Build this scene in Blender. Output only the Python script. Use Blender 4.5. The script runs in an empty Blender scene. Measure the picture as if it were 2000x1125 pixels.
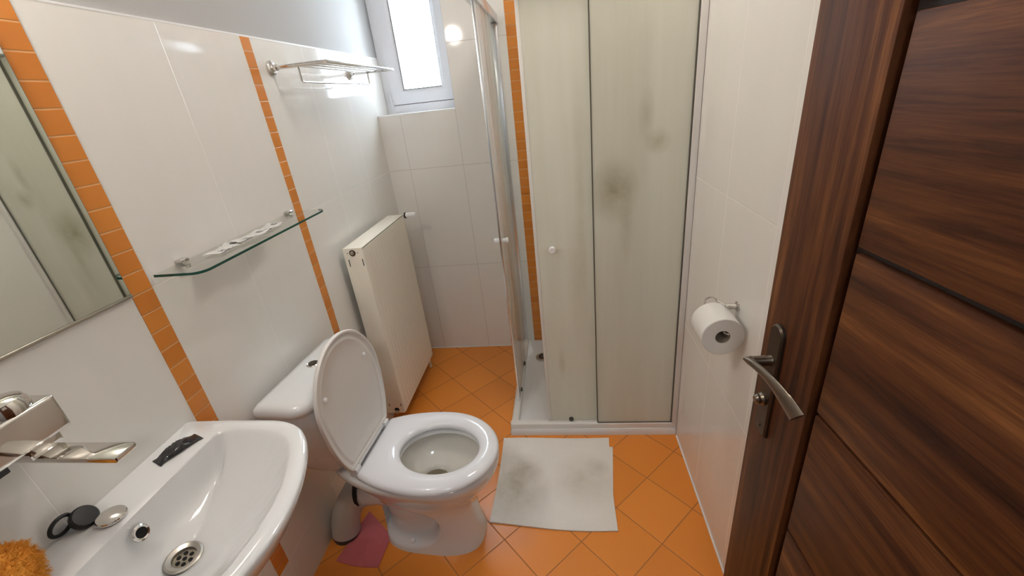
import bpy, bmesh, math, random
from mathutils import Vector, Matrix
PI = math.pi
random.seed(7)
S = bpy.context.scene
COL = S.collection

# ------------------------------------------------------------------ camera, world, light, exposure
cam_d = bpy.data.cameras.new('camera'); cam = bpy.data.objects.new('camera', cam_d); COL.objects.link(cam)
R0 = Vector((0.99031, 0.09556, -0.10079)); R1 = Vector((-0.05142, -0.4219, -0.90518)); R2 = Vector((-0.12902, 0.90159, -0.41289))
m3 = Matrix((R0, -R1, -R2)).transposed()
cam.matrix_world = Matrix.Translation((0, 0, 1.52675)) @ m3.to_4x4()
cam_d.sensor_width = 36.0; cam_d.lens = 36.0 * 825.298 / 2000.0; cam_d.clip_start = 0.02
S.camera = cam
S.view_settings.view_transform = 'Standard'; S.view_settings.look = 'None'
S.view_settings.gamma = 1.0; S.view_settings.exposure = 0.28
S.view_settings.use_curve_mapping = False

W = bpy.data.worlds.new('world'); S.world = W; W.use_nodes = True
bgn = W.node_tree.nodes['Background']
bgn.inputs[0].default_value = (0.80, 0.90, 1.0, 1); bgn.inputs[1].default_value = 22.0
LAMP_STRENGTH = 64.0; CEIL_FILL_STRENGTH = 27.0

def light(name, kind, loc, energy, color, rot=(0, 0, 0), **kw):
    d = bpy.data.lights.new(name, kind); d.energy = energy; d.color = color
    for k, v in kw.items(): setattr(d, k, v)
    o = bpy.data.objects.new(name, d); COL.objects.link(o); o.location = loc; o.rotation_euler = rot
    return o
# sky portal in the window opening (only guides the sampling of the sky light)
pt = light('window_portal', 'AREA', (-0.76, 2.70, 1.86), 1.0, (1, 1, 1), (PI / 2, 0, PI), shape='RECTANGLE', size=0.40, size_y=0.66)
pt.data.cycles.is_portal = True
pt.rotation_euler = (-PI / 2, 0, 0)
# added fill light in the unseen hallway, shining in through the doorway
light('hallway_fill', 'POINT', (0.0, -0.75, 2.25), 13.0, (0.88, 0.95, 1.0), shadow_soft_size=0.14)

# ------------------------------------------------------------------ key positions (metres)
XL, XR, YB, YN, ZC = -0.978, 0.4745, 2.408, 0.04, 2.50

# ------------------------------------------------------------------ node helpers
class NT:
    def __init__(s, name):
        s.m = bpy.data.materials.new(name); s.m.use_nodes = True
        s.t = s.m.node_tree; s.n = s.t.nodes; s.b = s.n['Principled BSDF']; s.out = s.n['Material Output']
        s._pos = None
    def link(s, a, b): s.t.links.new(a, b)
    def val(s, node, i, v):
        if hasattr(v, 'is_output') or isinstance(v, bpy.types.NodeSocket): s.link(v, node.inputs[i])
        else: node.inputs[i].default_value = v
    def math(s, op, a, b=None, c=None, clamp=False):
        n = s.n.new('ShaderNodeMath'); n.operation = op; n.use_clamp = clamp
        s.val(n, 0, a)
        if b is not None: s.val(n, 1, b)
        if c is not None: s.val(n, 2, c)
        return n.outputs[0]
    def coord(s, kind='Object'):
        n = s.n.new('ShaderNodeTexCoord'); return n.outputs[kind]
    def pos(s):
        if s._pos is None:
            g = s.n.new('ShaderNodeNewGeometry'); x = s.n.new('ShaderNodeSeparateXYZ'); s.link(g.outputs['Position'], x.inputs[0])
            s._pos = x.outputs
        return s._pos
    def noise(s, vec, scale, detail=3, rough=0.5, dist=0.0, out='Fac'):
        n = s.n.new('ShaderNodeTexNoise'); s.link(vec, n.inputs['Vector'])
        n.inputs['Scale'].default_value = scale; n.inputs['Detail'].default_value = detail
        n.inputs['Roughness'].default_value = rough; n.inputs['Distortion'].default_value = dist
        return n.outputs[out]
    def mapping(s, vec, scale=(1, 1, 1), loc=(0, 0, 0)):
        n = s.n.new('ShaderNodeMapping'); s.link(vec, n.inputs[0]); n.inputs['Scale'].default_value = scale; n.inputs['Location'].default_value = loc
        return n.outputs[0]
    def ramp(s, fac, stops):
        n = s.n.new('ShaderNodeValToRGB'); s.link(fac, n.inputs[0]); e = n.color_ramp.elements
        while len(e) < len(stops): e.new(0.5)
        for i, (p, c) in enumerate(stops):
            e[i].position = p; e[i].color = tuple(c) + (1,) if len(c) == 3 else c
        return n.outputs[0]
    def mix(s, fac, a, b):
        n = s.n.new('ShaderNodeMix'); n.data_type = 'RGBA'
        s.val(n, 0, fac)
        for i, v in ((6, a), (7, b)):
            if isinstance(v, tuple): n.inputs[i].default_value = tuple(v) + (1,)
            else: s.link(v, n.inputs[i])
        return n.outputs[2]
    def bump(s, h, strength=0.3, dist=0.001):
        n = s.n.new('ShaderNodeBump'); s.link(h, n.inputs['Height']); n.inputs['Strength'].default_value = strength; n.inputs['Distance'].default_value = dist
        s.link(n.outputs[0], s.b.inputs['Normal']); return n.outputs[0]
    def joint(s, v, off, period, hw):
        d = s.math('PINGPONG', s.math('SUBTRACT', v, off), period / 2)
        mr = s.n.new('ShaderNodeMapRange'); s.link(d, mr.inputs[0]); mr.inputs[1].default_value = hw * 0.6; mr.inputs[2].default_value = hw * 1.4
        mr.inputs[3].default_value = 1; mr.inputs[4].default_value = 0
        return mr.outputs[0]

def simple(name, col, rough=0.4, metal=0.0, spec=0.5, coat=0.0, var=0.04, vscale=6.0, bumpy=0.0, bscale=60.0, bd=0.001):
    t = NT(name)
    c = t.coord(); n = t.noise(c, vscale, 3)
    a = tuple(max(0, x * (1 - var)) for x in col); b = tuple(min(1, x * (1 + var)) for x in col)
    t.link(t.mix(n, a, b), t.b.inputs['Base Color'])
    t.b.inputs['Roughness'].default_value = rough; t.b.inputs['Metallic'].default_value = metal
    t.b.inputs['Specular IOR Level'].default_value = spec; t.b.inputs['Coat Weight'].default_value = coat
    if bumpy: t.bump(t.noise(c, bscale, 4), bumpy, bd)
    return t.m

M = {}
TILE = (0.86, 0.845, 0.81)
def tile_wall(name, axis, steps, hoff, grout, extra_h=None, zper=0.6, zoff=0.0):
    t = NT(name); p = t.pos(); v = p[axis]
    for y, d in steps:
        v = t.math('SUBTRACT', v, t.math('MULTIPLY', t.math('GREATER_THAN', p[axis], y), d))
    a = t.joint(v, hoff, 0.31, 0.0011)
    b = t.joint(p[2], zoff, zper, 0.0012)
    j = t.math('MAXIMUM', a, b)
    if extra_h:
        for z in extra_h:
            d = t.math('ABSOLUTE', t.math('SUBTRACT', p[2], z))
            j = t.math('MAXIMUM', j, t.math('LESS_THAN', d, 0.0014))
    # faint printed vertical streak pattern of the glaze
    g = t.n.new('ShaderNodeNewGeometry')
    st = t.noise(t.mapping(g.outputs['Position'], (26, 26, 0.7)), 1.0, 2)
    base = t.mix(st, tuple(x * 0.985 for x in TILE), tuple(x * 1.015 for x in TILE))
    t.link(t.mix(j, base, grout), t.b.inputs['Base Color'])
    t.link(t.math('ADD', t.math('MULTIPLY', j, 0.5), 0.07), t.b.inputs['Roughness'])
    wav = t.noise(g.outputs['Position'], 5.0, 2)
    h = t.math('SUBTRACT', t.math('MULTIPLY', wav, 0.4), j)
    t.bump(h, 0.35, 0.0012)
    return t.m
M['tile_left'] = tile_wall('tile_left', 1, ((0.80, 0.054), (1.47, 0.045)), 0.461, (0.92, 0.90, 0.86), extra_h=(0.182,), zper=0.6)
M['tile_back'] = tile_wall('tile_back', 0, ((-0.2, 0.056),), -0.232, (0.58, 0.54, 0.49))
M['tile_right'] = tile_wall('tile_right', 1, (), 0.04, (0.92, 0.90, 0.86))
M['plaster'] = simple('plaster', (0.47, 0.465, 0.46), 0.85, bumpy=0.25, bscale=180, bd=0.0006, var=0.02)
M['ceiling'] = simple('ceiling_paint', (0.86, 0.85, 0.83), 0.9, var=0.01)

def m_strip(name, axis, per, off):
    t = NT(name); p = t.pos()
    j = t.joint(p[2], off, per, 0.0016)
    g = t.n.new('ShaderNodeNewGeometry')
    cell = t.math('FLOOR', t.math('DIVIDE', t.math('SUBTRACT', p[2], off), per))
    wn = t.n.new('ShaderNodeTexWhiteNoise'); wn.noise_dimensions = '1D'; t.link(cell, wn.inputs['W'])
    base = t.mix(wn.outputs[0], (0.66, 0.225, 0.035), (0.74, 0.27, 0.045))
    t.link(t.mix(j, base, (0.70, 0.36, 0.14)), t.b.inputs['Base Color'])
    t.link(t.math('ADD', t.math('MULTIPLY', j, 0.4), 0.2), t.b.inputs['Roughness'])
    t.bump(t.math('MULTIPLY', j, -1.0), 0.6, 0.0015)
    return t.m
M['strip'] = m_strip('orange_strip_tile', 2, 0.0493, 1.741)

def m_floor():
    t = NT('floor_tile'); p = t.pos(); P = 0.289
    u = t.math('ADD', p[0], p[1]); v = t.math('SUBTRACT', p[0], p[1])
    a = t.joint(u, -0.284 + 1.042, P, 0.0026); b = t.joint(v, -0.284 - 1.042, P, 0.0026)
    j = t.math('MAXIMUM', a, b)
    cu = t.math('FLOOR', t.math('DIVIDE', t.math('SUBTRACT', u, 0.758), P)); cv = t.math('FLOOR', t.math('DIVIDE', t.math('SUBTRACT', v, -1.326), P))
    cmb = t.n.new('ShaderNodeCombineXYZ'); t.link(cu, cmb.inputs[0]); t.link(cv, cmb.inputs[1])
    wn = t.n.new('ShaderNodeTexWhiteNoise'); wn.noise_dimensions = '3D'; t.link(cmb.outputs[0], wn.inputs['Vector'])
    g = t.n.new('ShaderNodeNewGeometry')
    base = t.mix(wn.outputs[0], (0.80, 0.270, 0.040), (0.88, 0.31, 0.050))
    sp = t.noise(g.outputs['Position'], 90, 3)
    base = t.mix(t.math('MULTIPLY', sp, 0.25), base, (0.72, 0.23, 0.03))
    t.link(t.mix(j, base, (0.42, 0.15, 0.04)), t.b.inputs['Base Color'])
    t.link(t.math('ADD', t.math('MULTIPLY', j, 0.4), 0.28), t.b.inputs['Roughness'])
    h = t.math('SUBTRACT', t.math('MULTIPLY', t.noise(g.outputs['Position'], 40, 3), 0.15), j)
    t.bump(h, 0.4, 0.0012)
    return t.m
M['floor'] = m_floor()

M['ceramic'] = simple('white_ceramic', (0.79, 0.795, 0.80), 0.08, spec=0.55, coat=0.3, var=0.012)
M['seat'] = simple('seat_plastic', (0.82, 0.83, 0.87), 0.11, spec=0.5, var=0.01)
M['lid_in'] = simple('lid_plastic', (0.80, 0.775, 0.75), 0.40, spec=0.4, var=0.01)
M['white_plastic'] = simple('white_plastic', (0.88, 0.88, 0.89), 0.3, var=0.01)
M['upvc'] = simple('window_plastic', (0.78, 0.80, 0.85), 0.32, var=0.01)
M['enamel'] = simple('radiator_enamel', (0.90, 0.85, 0.74), 0.3, spec=0.45, var=0.015)
M['profile'] = simple('white_profile', (0.76, 0.74, 0.71), 0.28, var=0.015)
M['chrome'] = simple('chrome', (0.72, 0.70, 0.67), 0.07, metal=1.0, var=0.01)
M['brushed'] = simple('brushed_metal', (0.55, 0.52, 0.47), 0.28, metal=1.0, var=0.08, vscale=40)
M['strainer'] = simple('worn_steel', (0.30, 0.27, 0.22), 0.35, metal=1.0, var=0.3, vscale=60)
M['alu'] = simple('aluminium', (0.80, 0.82, 0.85), 0.22, metal=1.0, var=0.02)
M['bronze'] = simple('aged_bronze', (0.20, 0.165, 0.13), 0.30, metal=1.0, var=0.25, vscale=30)
M['bronze_dark'] = simple('dark_bronze', (0.10, 0.078, 0.060), 0.36, metal=0.9, var=0.25, vscale=30)
M['black'] = simple('black_rubber', (0.008, 0.008, 0.009), 0.45, var=0.2)
M['hole'] = simple('dark_hole', (0.006, 0.006, 0.006), 0.9, var=0.1)
M['foil'] = simple('black_foil', (0.010, 0.009, 0.013), 0.2, spec=0.7, var=0.3, bumpy=0.6, bscale=70, bd=0.003)
M['roller'] = simple('grey_roller', (0.06, 0.055, 0.05), 0.5, var=0.2)
M['darkedge'] = simple('dark_seal', (0.10, 0.095, 0.075), 0.5, var=0.2)
M['paper'] = simple('toilet_paper', (0.76, 0.745, 0.71), 0.95, spec=0.1, var=0.02, bumpy=0.35, bscale=220, bd=0.0008)
M['card'] = simple('cardboard_core', (0.30, 0.24, 0.18), 0.9, var=0.1)
M['pink'] = simple('pink_cloth', (0.62, 0.17, 0.18), 0.95, spec=0.1, var=0.10, vscale=40, bumpy=0.8, bscale=260, bd=0.002)
M['fuzzy'] = simple('orange_fluff', (0.82, 0.36, 0.06), 0.95, spec=0.1, var=0.28, vscale=50)
M['pipe'] = simple('grey_pipe', (0.58, 0.56, 0.52), 0.35, var=0.1, vscale=14)
M['bowl_stain'] = simple('ceramic_wet', (0.68, 0.66, 0.61), 0.06, var=0.04)
M['water'] = simple('toilet_water', (0.20, 0.17, 0.12), 0.03, spec=0.6, var=0.05)

def m_pouch():
    t = NT('printed_pouch'); c = t.coord('Object')
    n = t.noise(t.mapping(c, (60, 25, 60)), 1.0, 2, 0.6)
    f = t.ramp(n, [(0.0, (0.62, 0.62, 0.60)), (0.60, (0.60, 0.60, 0.58)), (0.64, (0.10, 0.10, 0.10)), (1.0, (0.10, 0.10, 0.10))])
    t.link(f, t.b.inputs['Base Color']); t.b.inputs['Roughness'].default_value = 0.2
    return t.m
M['pouch'] = m_pouch()

def m_mat():
    t = NT('towelling'); c = t.coord('Object'); sx = t.n.new('ShaderNodeSeparateXYZ'); t.link(c, sx.inputs[0])
    tot = None
    for (x, y, r, k) in ((-0.17, -0.07, 0.17, 1.0), (-0.13, 0.04, 0.10, 0.6), (-0.23, 0.12, 0.10, 0.45), (0.13, -0.02, 0.16, 0.55), (0.19, 0.05, 0.06, 0.5)):
        dx = t.math('SUBTRACT', sx.outputs[0], x); dy = t.math('SUBTRACT', sx.outputs[1], y)
        d = t.math('SQRT', t.math('ADD', t.math('MULTIPLY', dx, dx), t.math('MULTIPLY', dy, dy)))
        f = t.math('MULTIPLY', t.math('SUBTRACT', 1.0, t.math('DIVIDE', d, r), clamp=True), k)
        tot = f if tot is None else t.math('ADD', tot, f)
    n = t.noise(c, 14, 5, 0.65)
    f = t.math('MULTIPLY', tot, t.math('MULTIPLY', n, 1.5), clamp=True)
    t.link(t.mix(f, (0.88, 0.855, 0.81), (0.50, 0.46, 0.37)), t.b.inputs['Base Color'])
    t.b.inputs['Roughness'].default_value = 0.95; t.b.inputs['Specular IOR Level'].default_value = 0.1
    t.bump(t.noise(c, 230, 3), 0.9, 0.0022)
    return t.m
M['mat'] = m_mat()

def m_wood(name, along, dark=0.80):
    # walnut grain running along local axis 'along' (1 = y, 2 = z)
    t = NT(name); c = t.coord('Object')
    oi = t.n.new('ShaderNodeObjectInfo')
    off = t.n.new('ShaderNodeVectorMath'); off.operation = 'ADD'; t.link(c, off.inputs[0])
    k = t.n.new('ShaderNodeVectorMath'); k.operation = 'SCALE'; k.inputs[0].default_value = (3.1, 7.7, 5.3); t.link(oi.outputs['Random'], k.inputs['Scale']); t.link(k.outputs[0], off.inputs[1])
    v = off.outputs[0]
    sc = (3, 1.1, 9) if along == 1 else (3, 12, 0.9)
    sf = (20, 7, 190) if along == 1 else (20, 190, 7)
    mv = t.mapping(v, sc)
    warp = t.noise(mv, 1.4, 3, 0.5, 0.6)
    band = t.noise(mv, 1.0, 5, 0.62, 1.4)
    fine = t.noise(t.mapping(v, sf), 1.3, 8, 0.7, 0.3)
    f = t.math('ADD', t.math('MULTIPLY', band, 0.62), t.math('MULTIPLY', fine, 0.38))
    w = t.n.new('ShaderNodeTexWave'); w.wave_type = 'BANDS'; w.bands_direction = 'Z' if along == 1 else 'Y'
    t.link(t.mapping(v, (1, 0.35, 3.2) if along == 1 else (1, 5, 0.25)), w.inputs[0]); w.inputs['Scale'].default_value = 2.6; w.inputs['Distortion'].default_value = 7.0; w.inputs['Detail'].default_value = 3; w.inputs['Detail Scale'].default_value = 1.2
    f = t.math('ADD', t.math('MULTIPLY', f, 0.93), t.math('MULTIPLY', w.outputs['Fac'], 0.07))
    col = t.ramp(f, [(0.33, (0.022 * dark, 0.007 * dark, 0.0035 * dark)), (0.45, (0.085 * dark, 0.026 * dark, 0.0095 * dark)), (0.55, (0.155 * dark, 0.052 * dark, 0.0165 * dark)), (0.68, (0.32 * dark, 0.125 * dark, 0.036 * dark))])
    t.link(col, t.b.inputs['Base Color'])
    t.b.inputs['Roughness'].default_value = 0.45; t.b.inputs['Specular IOR Level'].default_value = 0.2
    t.bump(fine, 0.25, 0.0006)
    return t.m
M['wood_h'] = m_wood('walnut_plank', 1)
M['wood_v'] = m_wood('walnut_stile', 2)
M['wood_dark'] = simple('dark_rebate', (0.018, 0.009, 0.006), 0.6, var=0.2)

def m_frost():
    t = NT('limescaled_frosted_glass'); p = t.pos()
    g = t.n.new('ShaderNodeNewGeometry')
    st = t.noise(t.mapping(g.outputs['Position'], (22, 22, 1.3)), 1.0, 4, 0.6)
    tot = None
    for (x, z, rx, rz, k) in ((0.19, 1.17, 0.10, 0.13, 1.0), (0.235, 1.06, 0.03, 0.2, 0.5), (0.34, 1.33, 0.05, 0.05, 0.9), (0.30, 1.42, 0.03, 0.10, 0.6), (-0.04, 0.40, 0.02, 0.10, 0.6), (0.07, 1.2, 0.03, 0.5, 0.4), (0.05, 0.75, 0.05, 0.35, 0.35)):
        dx = t.math('DIVIDE', t.math('SUBTRACT', p[0], x), rx); dz = t.math('DIVIDE', t.math('SUBTRACT', p[2], z), rz)
        d = t.math('SQRT', t.math('ADD', t.math('MULTIPLY', dx, dx), t.math('MULTIPLY', dz, dz)))
        f = t.math('MULTIPLY', t.math('SUBTRACT', 1.0, d, clamp=True), k)
        tot = f if tot is None else t.math('ADD', tot, f)
    bl = t.noise(g.outputs['Position'], 16, 5, 0.7)
    stain = t.math('MULTIPLY', tot, t.math('MULTIPLY', bl, 1.3), clamp=True)
    base = t.mix(st, (0.84, 0.84, 0.72), (0.97, 0.955, 0.90))
    base = t.mix(stain, base, (0.50, 0.46, 0.30))
    dif = t.n.new('ShaderNodeBsdfDiffuse'); t.link(base, dif.inputs[0])
    trl = t.n.new('ShaderNodeBsdfTranslucent'); t.link(base, trl.inputs[0])
    tr = t.n.new('ShaderNodeBsdfTransparent'); tr.inputs[0].default_value = (0.96, 0.98, 0.94, 1)
    gl = t.n.new('ShaderNodeBsdfGlossy'); gl.inputs['Roughness'].default_value = 0.22
    a = t.n.new('ShaderNodeMixShader'); a.inputs[0].default_value = 0.30; t.link(dif.outputs[0], a.inputs[1]); t.link(trl.outputs[0], a.inputs[2])
    b = t.n.new('ShaderNodeMixShader'); b.inputs[0].default_value = 0.26; t.link(a.outputs[0], b.inputs[1]); t.link(tr.outputs[0], b.inputs[2])
    fr = t.n.new('ShaderNodeFresnel'); fr.inputs[0].default_value = 1.4
    ff = t.math('MULTIPLY', fr.outputs[0], t.math('SUBTRACT', 1.0, g.outputs['Backfacing']))
    c = t.n.new('ShaderNodeMixShader'); t.link(ff, c.inputs[0]); t.link(b.outputs[0], c.inputs[1]); t.link(gl.outputs[0], c.inputs[2])
    t.link(c.outputs[0], t.out.inputs[0]); t.n.remove(t.b)
    return t.m
M['frost'] = m_frost()

def m_clear(name, tint, milky=0.12, rough=0.03, ior=1.45):
    t = NT(name); g = t.n.new('ShaderNodeNewGeometry')
    st = t.noise(t.mapping(g.outputs['Position'], (30, 30, 1.0)), 1.0, 3, 0.6)
    tr = t.n.new('ShaderNodeBsdfTransparent'); tr.inputs[0].default_value = tint + (1,)
    dif = t.n.new('ShaderNodeBsdfTranslucent' if milky > 0.1 else 'ShaderNodeBsdfDiffuse'); dif.inputs[0].default_value = (0.80, 0.80, 0.76, 1)
    gl = t.n.new('ShaderNodeBsdfGlossy'); gl.inputs['Roughness'].default_value = rough
    fr = t.n.new('ShaderNodeFresnel'); fr.inputs[0].default_value = ior
    ff = t.math('MULTIPLY', fr.outputs[0], t.math('SUBTRACT', 1.0, g.outputs['Backfacing']))
    a = t.n.new('ShaderNodeMixShader'); t.link(t.math('MULTIPLY', st, milky * 2), a.inputs[0]); t.link(tr.outputs[0], a.inputs[1]); t.link(dif.outputs[0], a.inputs[2])
    c = t.n.new('ShaderNodeMixShader'); t.link(ff, c.inputs[0]); t.link(a.outputs[0], c.inputs[1]); t.link(gl.outputs[0], c.inputs[2])
    t.link(c.outputs[0], t.out.inputs[0]); t.n.remove(t.b)
    return t.m
M['side_glass'] = m_clear('streaked_side_glass', (0.97, 0.985, 0.97), 0.55, rough=0.10, ior=1.22)
M['shelf_glass'] = m_clear('shelf_glass', (0.97, 0.985, 0.97), 0.0)
M['pane'] = m_clear('window_glass', (0.97, 0.99, 1.0), 0.0)
M['glass_edge'] = simple('green_glass_edge', (0.015, 0.085, 0.065), 0.12, var=0.1)

def m_mirror():
    t = NT('mirror_silver'); c = t.coord('Object')
    t.link(t.mix(t.noise(c, 3, 2), (0.80, 0.85, 0.80), (0.82, 0.86, 0.82)), t.b.inputs['Base Color'])
    t.b.inputs['Metallic'].default_value = 1; t.b.inputs['Roughness'].default_value = 0.015
    return t.m
M['mirror'] = m_mirror()
def m_lampglass(nm, strength):
    t = NT(nm)
    t.b.inputs['Base Color'].default_value = (0.9, 0.88, 0.82, 1)
    t.b.inputs['Emission Color'].default_value = (1.0, 0.91, 0.81, 1); t.b.inputs['Emission Strength'].default_value = strength
    return t.m
M['lamp'] = m_lampglass('lit_opal_glass', LAMP_STRENGTH); M['fill_glow'] = m_lampglass('ceiling_fill_glow', CEIL_FILL_STRENGTH)  # the second glow is for the added ceiling fill

# ------------------------------------------------------------------ mesh helpers
class MB:
    """collects geometry; one build() makes ONE mesh object"""
    def __init__(s): s.v = []; s.f = []; s.mi = []; s.cur = 0
    def add(s, vs, fs):
        o = len(s.v); s.v += [tuple(v) for v in vs]; s.f += [tuple(i + o for i in f) for f in fs]; s.mi += [s.cur] * len(fs)
    def box(s, x0, x1, y0, y1, z0, z1, bev=0.0, seg=2):
        if bev <= 0:
            s.add([(x0, y0, z0), (x1, y0, z0), (x1, y1, z0), (x0, y1, z0), (x0, y0, z1), (x1, y0, z1), (x1, y1, z1), (x0, y1, z1)],
                  [(0, 3, 2, 1), (4, 5, 6, 7), (0, 1, 5, 4), (1, 2, 6, 5), (2, 3, 7, 6), (3, 0, 4, 7)]); return
        bm = bmesh.new(); bmesh.ops.create_cube(bm, size=1.0)
        for v in bm.verts: v.co = Vector(((x0 + x1) / 2 + v.co.x * (x1 - x0), (y0 + y1) / 2 + v.co.y * (y1 - y0), (z0 + z1) / 2 + v.co.z * (z1 - z0)))
        bmesh.ops.bevel(bm, geom=bm.edges[:], offset=bev, segments=seg, profile=0.6, affect='EDGES')
        bm.verts.ensure_lookup_table(); bm.verts.index_update()
        s.add([v.co[:] for v in bm.verts], [[v.index for v in f.verts] for f in bm.faces]); bm.free()
    def loft(s, rings, cap0=True, cap1=True, closed=True):
        n = len(rings[0]); vs = [p for r in rings for p in r]; fs = []
        for i in range(len(rings) - 1):
            for j in range(n if closed else n - 1):
                k = (j + 1) % n
                fs.append((i * n + j, i * n + k, (i + 1) * n + k, (i + 1) * n + j))
        if cap0: fs.append(tuple(reversed(range(n))))
        if cap1: fs.append(tuple((len(rings) - 1) * n + j for j in range(n)))
        s.add(vs, fs)
    def tube(s, path, r, n=12, caps=True):
        path = [Vector(p) for p in path]; rings = []; up = None
        for i, p in enumerate(path):
            a = path[max(i - 1, 0)]; b = path[min(i + 1, len(path) - 1)]; t = (b - a).normalized()
            if up is None: up = Vector((0, 0, 1)) if abs(t.z) < 0.9 else Vector((0, 1, 0))
            e = t.cross(up)
            if e.length < 1e-4: e = t.cross(Vector((1, 0, 0)))
            e.normalize(); f = e.cross(t).normalized(); up = f
            rr = r[i] if isinstance(r, (list, tuple)) else r
            rings.append([p + (e * math.cos(2 * PI * k / n) + f * math.sin(2 * PI * k / n)) * rr for k in range(n)])
        s.loft(rings, caps, caps)
    def lathe(s, prof, origin, axis, n=32, cap0=True, cap1=True):
        """prof = [(radius, height along axis)]"""
        o = Vector(origin); a = Vector(axis).normalized()
        e = a.orthogonal().normalized(); f = a.cross(e)
        s.loft([[o + a * h + (e * math.cos(2 * PI * k / n) + f * math.sin(2 * PI * k / n)) * max(r, 1e-5) for k in range(n)] for r, h in prof], cap0, cap1)
    def prism(s, pts, axis, a0, a1):
        """pts 2-D polygon, extruded along axis (0,1,2)"""
        def mk(p, h):
            q = list(p); q.insert(axis, h); return q
        s.loft([[mk(p, a0) for p in pts], [mk(p, a1) for p in pts]])

def build(name, mb, mat, parent=None, smooth=35, world=True, bevel=0.0):
    me = bpy.data.meshes.new(name)
    off = Vector((0, 0, 0))
    if parent is not None and world:
        p = parent
        while p is not None: off += p.location; p = p.parent
    me.from_pydata([tuple(Vector(v) - off) for v in mb.v], [], mb.f)
    mats = mat if isinstance(mat, (list, tuple)) else [mat]
    for m in mats: me.materials.append(m)
    if len(mats) > 1: me.polygons.foreach_set('material_index', mb.mi)
    bm = bmesh.new(); bm.from_mesh(me); bmesh.ops.recalc_face_normals(bm, faces=bm.faces[:]); bm.to_mesh(me); bm.free()
    me.validate()
    if smooth:
        me.polygons.foreach_set('use_smooth', [True] * len(me.polygons)); me.set_sharp_from_angle(angle=math.radians(smooth))
    me.update()
    o = bpy.data.objects.new(name, me); COL.objects.link(o)
    if parent is not None: o.parent = parent
    if bevel:
        b = o.modifiers.new('bevel', 'BEVEL'); b.width = bevel; b.segments = 2; b.limit_method = 'ANGLE'; b.angle_limit = math.radians(40)
    return o
def tag(o, label, cat, group=None, kind=None):
    o['label'] = label; o['category'] = cat
    if group: o['group'] = group
    if kind: o['kind'] = kind
    return o
def thing(name, loc, label, cat, rz=0.0, group=None):
    o = bpy.data.objects.new(name, None); COL.objects.link(o); o.location = loc; o.rotation_euler = (0, 0, rz); o.empty_display_size = 0.05
    return tag(o, label, cat, group)
def struct(name, mb, mat, label=None, cat=None, smooth=0):
    o = build(name, mb, mat, smooth=smooth); o['kind'] = 'structure'
    if label: o['label'] = label
    if cat: o['category'] = cat
    return o
def box1(*a, **k):
    m = MB(); m.box(*a, **k); return m
def sstep(t): t = max(0, min(1, t)); return t * t * (3 - 2 * t)

# ------------------------------------------------------------------ SETTING
m = MB(); m.box(-1.30, 1.30, -1.60, 2.90, -0.06, 0.0)
struct('floor', m, M['floor'], 'orange ceramic floor tiles laid on the diagonal', 'floor')
m = MB(); m.box(-1.30, 1.30, -1.60, 2.90, ZC, ZC + 0.06)
struct('ceiling', m, M['ceiling'], 'plain white painted ceiling', 'ceiling')
# left wall: tiles up to 1.783 m standing 7 mm proud of the plaster above
m = MB(); m.box(-1.12, XL - 0.007, -0.06, 2.90, 0.0, ZC)
m.cur = 1; m.box(XL - 0.0069, XL, -0.06, 2.62, 0.0, 1.783)
struct('wall_left', m, [M['plaster'], M['tile_left']], 'left wall with white glazed tiles below and white plaster above', 'wall')
# back wall with the window recess in its left corner
WX1, WZ0, WZ1, WY = -0.542, 1.490, 2.22, 2.574
m = MB(); m.box(XL, WX1, YB, 2.80, 0, WZ0); m.box(WX1, XR + 0.12, YB, 2.80, 0, ZC); m.box(XL, WX1, YB, 2.80, WZ1, ZC)
struct('wall_back', m, M['tile_back'], 'back wall of large white glazed tiles behind shower and radiator', 'wall')
m = MB(); m.box(XR, XR + 0.12, -0.06, YB, 0, ZC)
struct('wall_right', m, M['tile_right'], 'right wall of large white glazed tiles', 'wall')
m = MB(); m.box(-1.12, -0.42, -0.08, YN, 0, ZC); m.box(-0.42, 0.43, -0.08, YN, 2.05, ZC); m.box(0.43, XR + 0.12, -0.08, YN, 0, ZC)
struct('wall_front', m, M['plaster'], 'front wall around the doorway', 'wall')
m = MB(); m.box(-1.36, -1.30, -1.60, -0.08, 0, ZC); m.box(1.30, 1.36, -1.60, -0.08, 0, ZC); m.box(-1.36, 1.36, -1.66, -1.60, 0, ZC); m.box(-1.30, -1.12, -0.08, -0.02, 0, ZC); m.box(0.59, 1.30, -0.08, -0.02, 0, ZC)
struct('wall_hallway', m, M['plaster'], 'painted hallway walls outside the doorway', 'wall')
# orange tile strips (structure trim)
m = MB(); m.box(XL - 0.001, XL + 0.0015, 0.772, 0.825, 0.182, 1.783)
struct('trim_1', m, M['strip'], 'wide orange tile strip beside the mirror', 'tile strip')
m = MB(); m.box(XL - 0.001, XL + 0.0015, 1.446, 1.490, 0.182, 1.781)
struct('trim_2', m, M['strip'], 'orange tile strip behind the toilet', 'tile strip')
m = MB(); m.box(-0.232, -0.176, YB - 0.0015, YB + 0.001, 0.034, ZC)
struct('trim_3', m, M['strip'], 'orange tile strip inside the shower', 'tile strip')
# white sealing lines along the floor, top edge trim of the tiles
m = MB(); m.box(XR - 0.005, XR + 0.001, YN, 1.57, 0, 0.004); struct('trim_4', m, M['white_plastic'])
m = MB(); m.box(XL, -0.32, YB - 0.005, YB + 0.001, 0, 0.004); struct('trim_5', m, M['white_plastic'])
m = MB(); m.box(XL - 0.007, XL + 0.0005, -0.06, 2.57, 1.782, 1.787); struct('trim_6', m, M['white_plastic'])
# window sill (plastered ledge)
m = MB(); m.box(XL, WX1, YB - 0.0012, WY + 0.01, WZ0 - 0.002, WZ0 + 0.006, 0.001); struct('trim_7', m, M['white_plastic'])
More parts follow.
